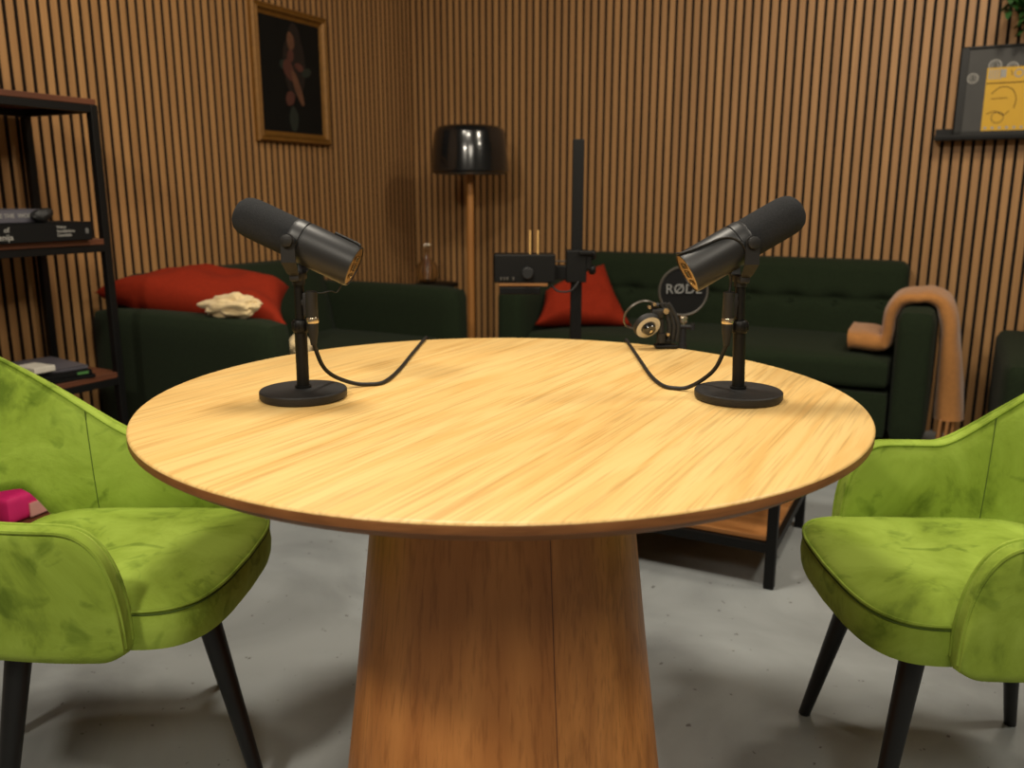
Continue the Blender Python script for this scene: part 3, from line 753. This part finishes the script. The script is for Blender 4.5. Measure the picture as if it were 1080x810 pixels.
for k in range(3):
    a = k * 2 * PI / 3 + .5; bm = B(); tube(bm, [(.004, 0, .060), (.004 + .09 * math.cos(a), .09 * math.sin(a), .006)], .006, 10); ob('leg', bm, M['stand'], pp_)

# ------------------------------------------------------------------ clamp with hand wheel on the far table edge
fx, fy = .320, 1.742
cm = thing('clamp_mount', 'black clamp with jointed arms and a white-banded wheel on the far table edge', 'clamp', (fx, fy, .7505), 0)
bm = B(); rbox(bm, (-.002, 0, .004), (.046, .030, .007), .002); rbox(bm, (-.004, .004, .012), (.026, .018, .012), .002); ob('base_plate', bm, M['black'], cm, smooth=False)
bm = B(); tube(bm, [(-.012, 0, .012), (-.014, 0, .060)], .007, 12); tube(bm, [(-.012, -.003, .012), (-.012, -.003, .03)], .010, 12)
rbox(bm, (-.022, 0, .072), (.026, .018, .020), .004); tube(bm, [(-.034, 0, .088), (-.020, 0, .088)], .006, 12); ob('post', bm, M['stand'], cm)
for x0, x1 in ((.002, -.004), (.011, .004), (.020, .012)):
    bm = B(); tube(bm, cat([(x0, .002, .012), (x0 + .003, .002, .045), (x1, .004, .074), (x1 - .012, .004, .092)], 6), .0050, 10); ob('jointed_arm', bm, M['stand'], cm)
for x, z, r in ((-.040, .086, .0035), (-.030, .092, .0035), (-.006, .078, .006), (.000, .030, .003)):
    bm = B(); tube(bm, [(x, -.014, z), (x, -.002, z)], r, 12); ob('bolt', bm, M['silver'], cm)
ax_ = Vector((.30, -.80, -.50)).normalized()
wc = Vector((-.046, -.006, .052))
bm = B(); lathe(bm, [(.011, .000), (.0255, -.001), (.0285, .002), (.0285, .010), (.026, .013), (.011, .014)], 40, Mx=axisM(wc, ax_), closed=True); whl = ob('hand_wheel', bm, M['stand'], cm)
bm = B(); lathe(bm, [(.0155, .0135), (.0258, .0135), (.0262, .0142), (.0155, .0148)], 40, Mx=axisM(wc, ax_), closed=True); ob('white_band', bm, M['white'], whl)
bm = B(); lathe(bm, [(0, -.002), (.0150, -.002), (.0165, .014), (.012, .024), (0, .026)], 32, Mx=axisM(wc, ax_)); lathe(bm, [(0, .026), (.0035, .026), (.0035, .0275), (0, .0278)], 16, mi=1, Mx=axisM(wc, ax_)); ob('hub', bm, [M['lacquer'], M['silver']], whl)
bm = B(); lathe(bm, [(.0345, -.002), (.0365, -.003), (.038, 0), (.0365, .003), (.0345, .002)], 48, Mx=axisM(wc + Vector((-.010, .012, .016)), ax_), closed=True)
tube(bm, [wc + Vector((.0, .012, -.018)), wc + Vector((.006, .004, -.008))], .004, 8); ob('guard_ring', bm, M['greymetal'], cm)
bm = B(); tube(bm, [(-.020, .004, .066), wc + ax_ * -.004], .006, 10); ob('wheel_axle', bm, M['stand'], cm)

# ------------------------------------------------------------------ bookshelf (left)
SL, SD = .95, .355
bs = thing('bookshelf', 'open shelf unit with black metal frame and walnut boards at the left wall', 'shelf', P(.205, 2.345 + SL / 2, 0), RL)
# local x: -b direction, -y: into room
for z, th in ((1.352, .018), (.922, .018), (.484, .018), (.060, .018)):
    bm = B(); rbox(bm, (0, 0, z - th / 2), (SL - .006, SD - .006, th), .002); ob('shelf_board', bm, M['walnut'], bs, smooth=False)
for z in (1.322, .892, .454, .030):
    bm = B()
    for s in (-1, 1): rbox(bm, (0, s * (SD / 2 - .0125), z), (SL - .05, .022, .022), .001); rbox(bm, (s * (SL / 2 - .0125), 0, z), (.022, SD - .05, .022), .001)
    ob('shelf_rail', bm, M['black'], bs, smooth=False)
for sx in (-1, 1):
    for sy in (-1, 1):
        bm = B(); rbox(bm, (sx * (SL / 2 - .0125), sy * (SD / 2 - .0125), .667), (.025, .025, 1.334), .002); ob('post', bm, M['black'], bs, smooth=False)

def book(label, a0, a1, b0, b1, z0, z1, cov, name='book', group=None, rz=0, cat_='book'):
    t = thing(name, label, cat_, P((a0 + a1) / 2, (b0 + b1) / 2, z0), RL + rz, group)
    W, D, H = b1 - b0, a1 - a0, z1 - z0
    bm = B(); rbox(bm, (0, 0, .0015), (W, D, .003), .0008); rbox(bm, (0, 0, H - .0015), (W, D, .003), .0008); rbox(bm, (0, -D / 2 + .0015, H / 2), (W, .003, H), .0008)
    c = ob('cover', bm, cov, t, smooth=False)
    bm = B(); rbox(bm, (0, .001, H / 2), (W - .008, D - .008, H - .006), .0005); ob('pages', bm, M['pages'], t, smooth=False)
    return t, c, W, D, H
def spine(c, D, s, size, x, z, m, sp=1.0, align='LEFT'):
    Mx = Matrix.Translation((x, -D / 2 - .0003, z)) @ Matrix.Rotation(PI / 2, 4, 'X')
    letters('spine_lettering', s, size, m, c, Mx, sp, align)
t, c, W, D, H = book('thick black art book, bottom of the pile on the middle shelf', .12, .40, 2.425, 2.80, .9225, .9785, M['book1'], group='books on the middle shelf')
x0 = W / 2                                   # right end in view is +x
spine(c, D, 'Vision', .0125, x0 - .118, .042, M['ink']); spine(c, D, 'Installations', .0125, x0 - .118, .030, M['ink']); spine(c, D, 'Essentials', .0125, x0 - .118, .018, M['ink'])
spine(c, D, 'of', .020, x0 - .282, .038, M['ink']); spine(c, D, 'stenija', .024, x0 - .318, .017, M['ink'])
spine(c, D, '8', .022, x0 - .022, .028, M['inkdim'])
t, c, W, D, H = book('grey-blue book with pale title, on top of the thick black book', .10, .355, 2.535, 2.80, .979, 1.018, M['book2'], group='books on the middle shelf')
x0 = W / 2
spine(c, D, 'CHANGE THE  WORLD', .0175, x0 - .215, .020, M['ink']); spine(c, D, '11', .026, x0 - .030, .020, M['ink'])
bm = B(); t = bmesh.new(); bmesh.ops.create_icosphere(t, subdivisions=4, radius=1)
for v in t.verts:
    p = v.co; k = 1 + .12 * noise.noise(p * 3); v.co = Vector((p.x * .034 * k, p.y * .022 * k, max(-.019, p.z * .020 * k) + .012 * max(0, p.x)))
merge(bm, t); tag(ob('lens_cap_pouch', bm, M['rubber'], loc=P(.425, 2.575, .9985), rot=(0, 0, RL)), 'small black pouch in front of the grey-blue book', 'pouch')
bpy.data.objects['lens_cap_pouch'].name = 'small_pouch'
bpy.data.objects['small_pouch'].location = P(.377, 2.57, .998)

gl = 'magazines on the low shelf'
book('dark grey magazine at the bottom of the pile on the low shelf', .12, .37, 2.44, 2.72, .4845, .496, M['book1'], 'magazine', gl, math.radians(-6), 'magazine')
t, c, W, D, H = book('black magazine with a green corner mark, middle of the low shelf pile', .10, .35, 2.43, 2.72, .4965, .510, M['book1'], 'magazine', gl, math.radians(-12), 'magazine')
bm = B(); rbox(bm, (W / 2 - .03, -D / 2 - .0002, H / 2), (.035, .0008, .008), 0); ob('printed_mark', bm, M['greenprint'], c, smooth=False)
book('grey-blue magazine on top of the low shelf pile', .08, .33, 2.43, 2.70, .5105, .522, M['book2'], 'magazine', gl, math.radians(-10), 'magazine')
bm = B(); rbox(bm, (0, 0, .009), (.07, .10, .018), .002); tag(ob('white_box', bm, M['white'], loc=P(.30, 2.60, .5225), rot=(0, 0, RL), smooth=False), 'small white box lying on the magazines behind the left green chair', 'box')
# pink packet on the bottom shelf
pk = thing('paper_packet', 'magenta packet with a pale side, on the bottom shelf behind the left chair', 'packet', P(.22, 2.66, .0605), RL + .12)
bm = B(); cushion(bm, (0, 0, .045), (.20, .16, .085), .012, (.004, .004, .008), n=8); ob('wrapper', bm, M['pink'], pk)
bm = B(); rbox(bm, (.03, -.0865, .030), (.12, .004, .045), .001); ob('pale_label', bm, M['pinkpale'], pk, smooth=False)

# ------------------------------------------------------------------ plants
def leaf_mesh(bm, base, d, L, Wd, droop, mi=0):
    d = Vector(d).normalized(); side = d.cross(Vector((0, 0, 1)))
    side = side.normalized() if side.length > .05 else Vector((1, 0, 0)); n = 6; rows = []
    for i in range(n + 1):
        k = i / n; p = Vector(base) + d * L * k + Vector((0, 0, -droop * k * k)); wd = Wd * math.sin(PI * (k * .92 + .05)) ** .8
        rows.append([bm.verts.new(p - side * wd + Vector((0, 0, .15 * wd))), bm.verts.new(p), bm.verts.new(p + side * wd + Vector((0, 0, .15 * wd)))])
    for A, D in zip(rows, rows[1:]):
        for j in (0, 1): f = bm.faces.new((A[j], A[j + 1], D[j + 1], D[j])); f.material_index = mi
rs = random.Random(3)
pl = thing('potted_plant', 'leafy plant in a black pot on top of the shelf unit, at the left edge', 'plant', P(.27, 2.78, 1.3525))
bm = B(); lathe(bm, [(0, 0), (.05, 0), (.062, .10), (.066, .105), (.060, .106), (.055, .095), (0, .09)], 32); ob('pot', bm, M['pot'], pl)
bm = B()
for k in range(46):
    a = rs.uniform(0, 2 * PI); r = rs.uniform(0, .04); e = rs.uniform(.1, 1.2)
    leaf_mesh(bm, (r * math.cos(a), r * math.sin(a), .10 + rs.uniform(0, .10)), (math.cos(a), math.sin(a), e), rs.uniform(.10, .17), rs.uniform(.014, .022), rs.uniform(.04, .12))
ob('foliage', bm, M['leaf'], pl)
pl = thing('hanging_plant', 'trailing green plant hanging from a wall bracket above the framed poster', 'plant', P(3.10, .14, 1.93))
bm = B(); lathe(bm, [(0, 0), (.06, 0), (.085, .11), (.09, .115), (.083, .116), (.075, .10), (0, .095)], 32); ob('pot', bm, M['pot'], pl)
bm = B(); 
for sgn in (-1, 1): tube(bm, [E1 * .03 * sgn + Vector((0, 0, -.004)), E1 * .03 * sgn - E2 * .14 + Vector((0, 0, -.004))], .004, 8)
ob('bracket', bm, M['black'], pl)
bm = B()
for k in range(20):
    a = rs.uniform(0, 2 * PI); ln = rs.uniform(.10, .34)
    x0 = E1 * (.085 * math.cos(a)) + E2 * (.06 * math.sin(a)); pts = [Vector((0, 0, .10)) + x0 * .6, x0 * 1.15 + Vector((0, 0, .10)), x0 * 1.5 + Vector((0, 0, .02)), x0 * 1.6 + Vector((0, 0, .06 - ln))]
    if k < 9:      # long strands drifting to the left end
        x0 = E1 * (-.03 - .012 * k) + E2 * rs.uniform(-.02, .05); pts = [Vector((0, 0, .10)), x0 + Vector((0, 0, .12)), x0 * 1.4 + Vector((0, 0, .02)), x0 * 1.5 + Vector((0, 0, -.13 - .02 * (k % 3)))]
    pc = cat(pts, 6); tube(bm, pc, .0015, 5)
    for q in pc[3:]:
        for m_ in range(6):
            b_ = rs.uniform(0, 2 * PI); leaf_mesh(bm, q, (math.cos(b_), math.sin(b_) * .6, rs.uniform(-.6, .5)), rs.uniform(.025, .045), rs.uniform(.008, .014), .012)
ob('foliage', bm, M['leaf'], pl)

# ------------------------------------------------------------------ portrait on the left wall
PW, PH = .50, .59
pt = thing('framed_painting', 'dark portrait painting in an antique gilt frame on the left wall', 'painting', P(.0, 1.008, 1.295), RL)
bm = B(); fw = .048
def frame_bar(bm, p0, p1, inward, mi=0):
    prof = [(0, 0), (0, -.018), (.008, -.030), (.018, -.026), (.026, -.030), (.034, -.018), (.048, -.012), (.048, 0)]
    p0 = Vector(p0); p1 = Vector(p1); d = (p1 - p0).normalized(); inward = Vector(inward); rows = []
    for p, s in ((p0, 1), (p1, -1)):
        rows.append([bm.verts.new(p + inward * x + Vector((0, y, 0)) + d * x * s) for x, y in prof])
    n = len(prof)
    for k in range(n): f = bm.faces.new((rows[0][k], rows[0][(k + 1) % n], rows[1][(k + 1) % n], rows[1][k])); f.material_index = mi
cs = [(-PW / 2, -.0, 0), (PW / 2, -.0, 0), (PW / 2, -.0, PH), (-PW / 2, -.0, PH)]
for k, inn in enumerate(((0, 0, 1), (-1, 0, 0), (0, 0, -1), (1, 0, 0))): frame_bar(bm, cs[k], cs[(k + 1) % 4], inn)
ob('gilt_frame', bm, M['gold'], pt, smooth=False)
bm = B(); rbox(bm, (0, -.007, PH / 2), (PW - .08, .008, PH - .08), 0); cv = ob('canvas', bm, M['canvas'], pt, smooth=False)
def blob(bm, x, z, rx, rz, rot=0, mi=0, y=-.0112, n=22, wob=.12):
    vs = []
    for k in range(n):
        a = 2 * PI * k / n; r = 1 + wob * noise.noise(Vector((math.cos(a) * 1.5 + x * 30, math.sin(a) * 1.5, z * 20)))
        px, pz = rx * math.cos(a) * r, rz * math.sin(a) * r
        vs.append((x + px * math.cos(rot) - pz * math.sin(rot), z + px * math.sin(rot) + pz * math.cos(rot)))
    f = [bm.verts.new((a, y, b)) for a, b in vs]; g = [bm.verts.new((a, y + .001, b)) for a, b in vs]
    bm.faces.new(f).material_index = mi
    for k in range(n): bm.faces.new((f[k], f[(k + 1) % n], g[(k + 1) % n], g[k])).material_index = mi
bm = B()
blob(bm, .02, .35, .075, .14, 0, 1, -.0116); blob(bm, .0, .452, .024, .040, .1, 0, -.0122)       # hair / face
blob(bm, .03, .47, .04, .065, .2, 1, -.0118)
blob(bm, -.005, .388, .022, .03, -.3, 2, -.0124); blob(bm, -.02, .325, .032, .05, .5, 2, -.0126)
blob(bm, .05, .345, .03, .018, -.2, 2, -.0128); blob(bm, .10, .325, .035, .02, .3, 3, -.0124); blob(bm, -.06, .345, .02, .02, .3, 3, -.0124)
blob(bm, .035, .25, .020, .085, .42, 0, -.0128); blob(bm, -.02, .20, .028, .036, -.5, 2, -.0128)
blob(bm, .0, .11, .03, .055, 0, 3, -.0120)
ob('painted_figure', bm, [M['skin1'], M['phair'], M['skin2'], M['pleaf']], cv, smooth=False)

# ------------------------------------------------------------------ picture ledge and framed poster (back wall)
lg = thing('picture_ledge', 'narrow black picture ledge on the back wall holding the framed poster', 'shelf', P(2.99, 0, 1.290), RB)
bm = B(); rbox(bm, (0, -.045, 0), (.60, .09, .010), .001); rbox(bm, (0, -.087, .006), (.60, .006, .018), .001); rbox(bm, (0, -.003, .02), (.60, .006, .05), .001); ob('ledge_board', bm, M['black'], lg, smooth=False)
tilt = math.radians(-5)
po = thing('framed_poster', 'black framed charcoal poster with a yellow sheet, standing on the wall ledge', 'poster', P(3.01, .078, 1.2965), RB)
TM = Matrix.Rotation(tilt, 4, 'X')
fw_, fh_ = .50, .362
bm = B()
for x, z, sx, sz in ((0, .011, fw_, .022), (0, fh_ - .004, fw_, .008), (-fw_ / 2 + .014, fh_ / 2, .028, fh_), (fw_ / 2 - .014, fh_ / 2, .028, fh_)):
    rbox(bm, (x, .010, z), (sx, .022, sz), .001, Mx=TM)
ob('frame', bm, M['black'], po, smooth=False)
bm = B(); rbox(bm, (0, .012, fh_ / 2), (fw_ - .03, .006, fh_ - .01), 0, Mx=TM); pr = ob('print', bm, M['poster'], po, smooth=False)
bm = B(); rbox(bm, (-.017, .0075, .148), (.266, .002, .252), 0, Mx=TM); ys = ob('yellow_sheet', bm, M['yellow'], po, smooth=False)
for x, z, r in ((-.200, .236, .021), (-.123, .283, .024), (-.060, .272, .022)):
    for rr in (r, r * .55):
        bm = B(); lathe(bm, [(rr * .78, 0), (rr, 0), (rr, .001), (rr * .78, .001)], 28, Mx=TM @ axisM((x, .0085, z), (0, -1, 0)), closed=True)
        ob('pale_drawing', bm, M['ink'], pr, smooth=False)
    bm = B(); tube(bm, [TM @ Vector((x - r * .5, .0078, z + .002)), TM @ Vector((x + r * .6, .0078, z - .002))], .0012, 5); ob('pale_drawing', bm, M['ink'], pr, smooth=False)
YO = -.095
def plate(x, z, w_, h_, m=M['ink'], nm='pale_lettering'):
    bm = B(); rbox(bm, (x + YO, .006, z), (w_, .001, h_), 0, Mx=TM); ob(nm, bm, m, ys, smooth=False)
for k in range(5): plate(-.045 + k * .010, .248, .0055, .040)
plate(.005, .250, .020, .032)
for k in range(3):
    bm = B(); lathe(bm, [(.012, 0), (.017, 0), (.017, .001), (.012, .001)], 20, Mx=TM @ axisM((.06 + k * .04 + YO, .0065, .248), (0, -1, 0)), closed=True); ob('pale_lettering', bm, M['ink'], ys, smooth=False)
for k in range(9): plate(-.040 + k * .026, .034, .010, .010, nm='pale_mark')
plate(.10, .165, .022, .022, nm='pale_mark')
def line(pts, r=.0014, closed=False):
    bm = B(); tube(bm, [TM @ Vector((p[0] + YO, .006, p[1])) for p in pts], r, 5, closed=closed); ob('drawn_line', bm, M['rubber'], ys, smooth=False)
line([(-.052, .212), (.20, .212)], .0018); line([(.038, .24), (.032, .262)])
line([(v.x, v.y) for v in cat([(-.03, .17, 0), (.0, .195, 0), (.04, .188, 0), (.06, .15, 0), (.055, .11, 0)], 6)])
line([(v.x, v.y) for v in cat([(-.04, .09, 0), (-.01, .10, 0), (.02, .085, 0), (.04, .10, 0)], 6)])
line([(.022 * math.cos(a * PI / 10), .075 + .022 * math.sin(a * PI / 10)) for a in range(20)], .0013, True)
line([(-.03, .15), (.03, .152)], .0012)
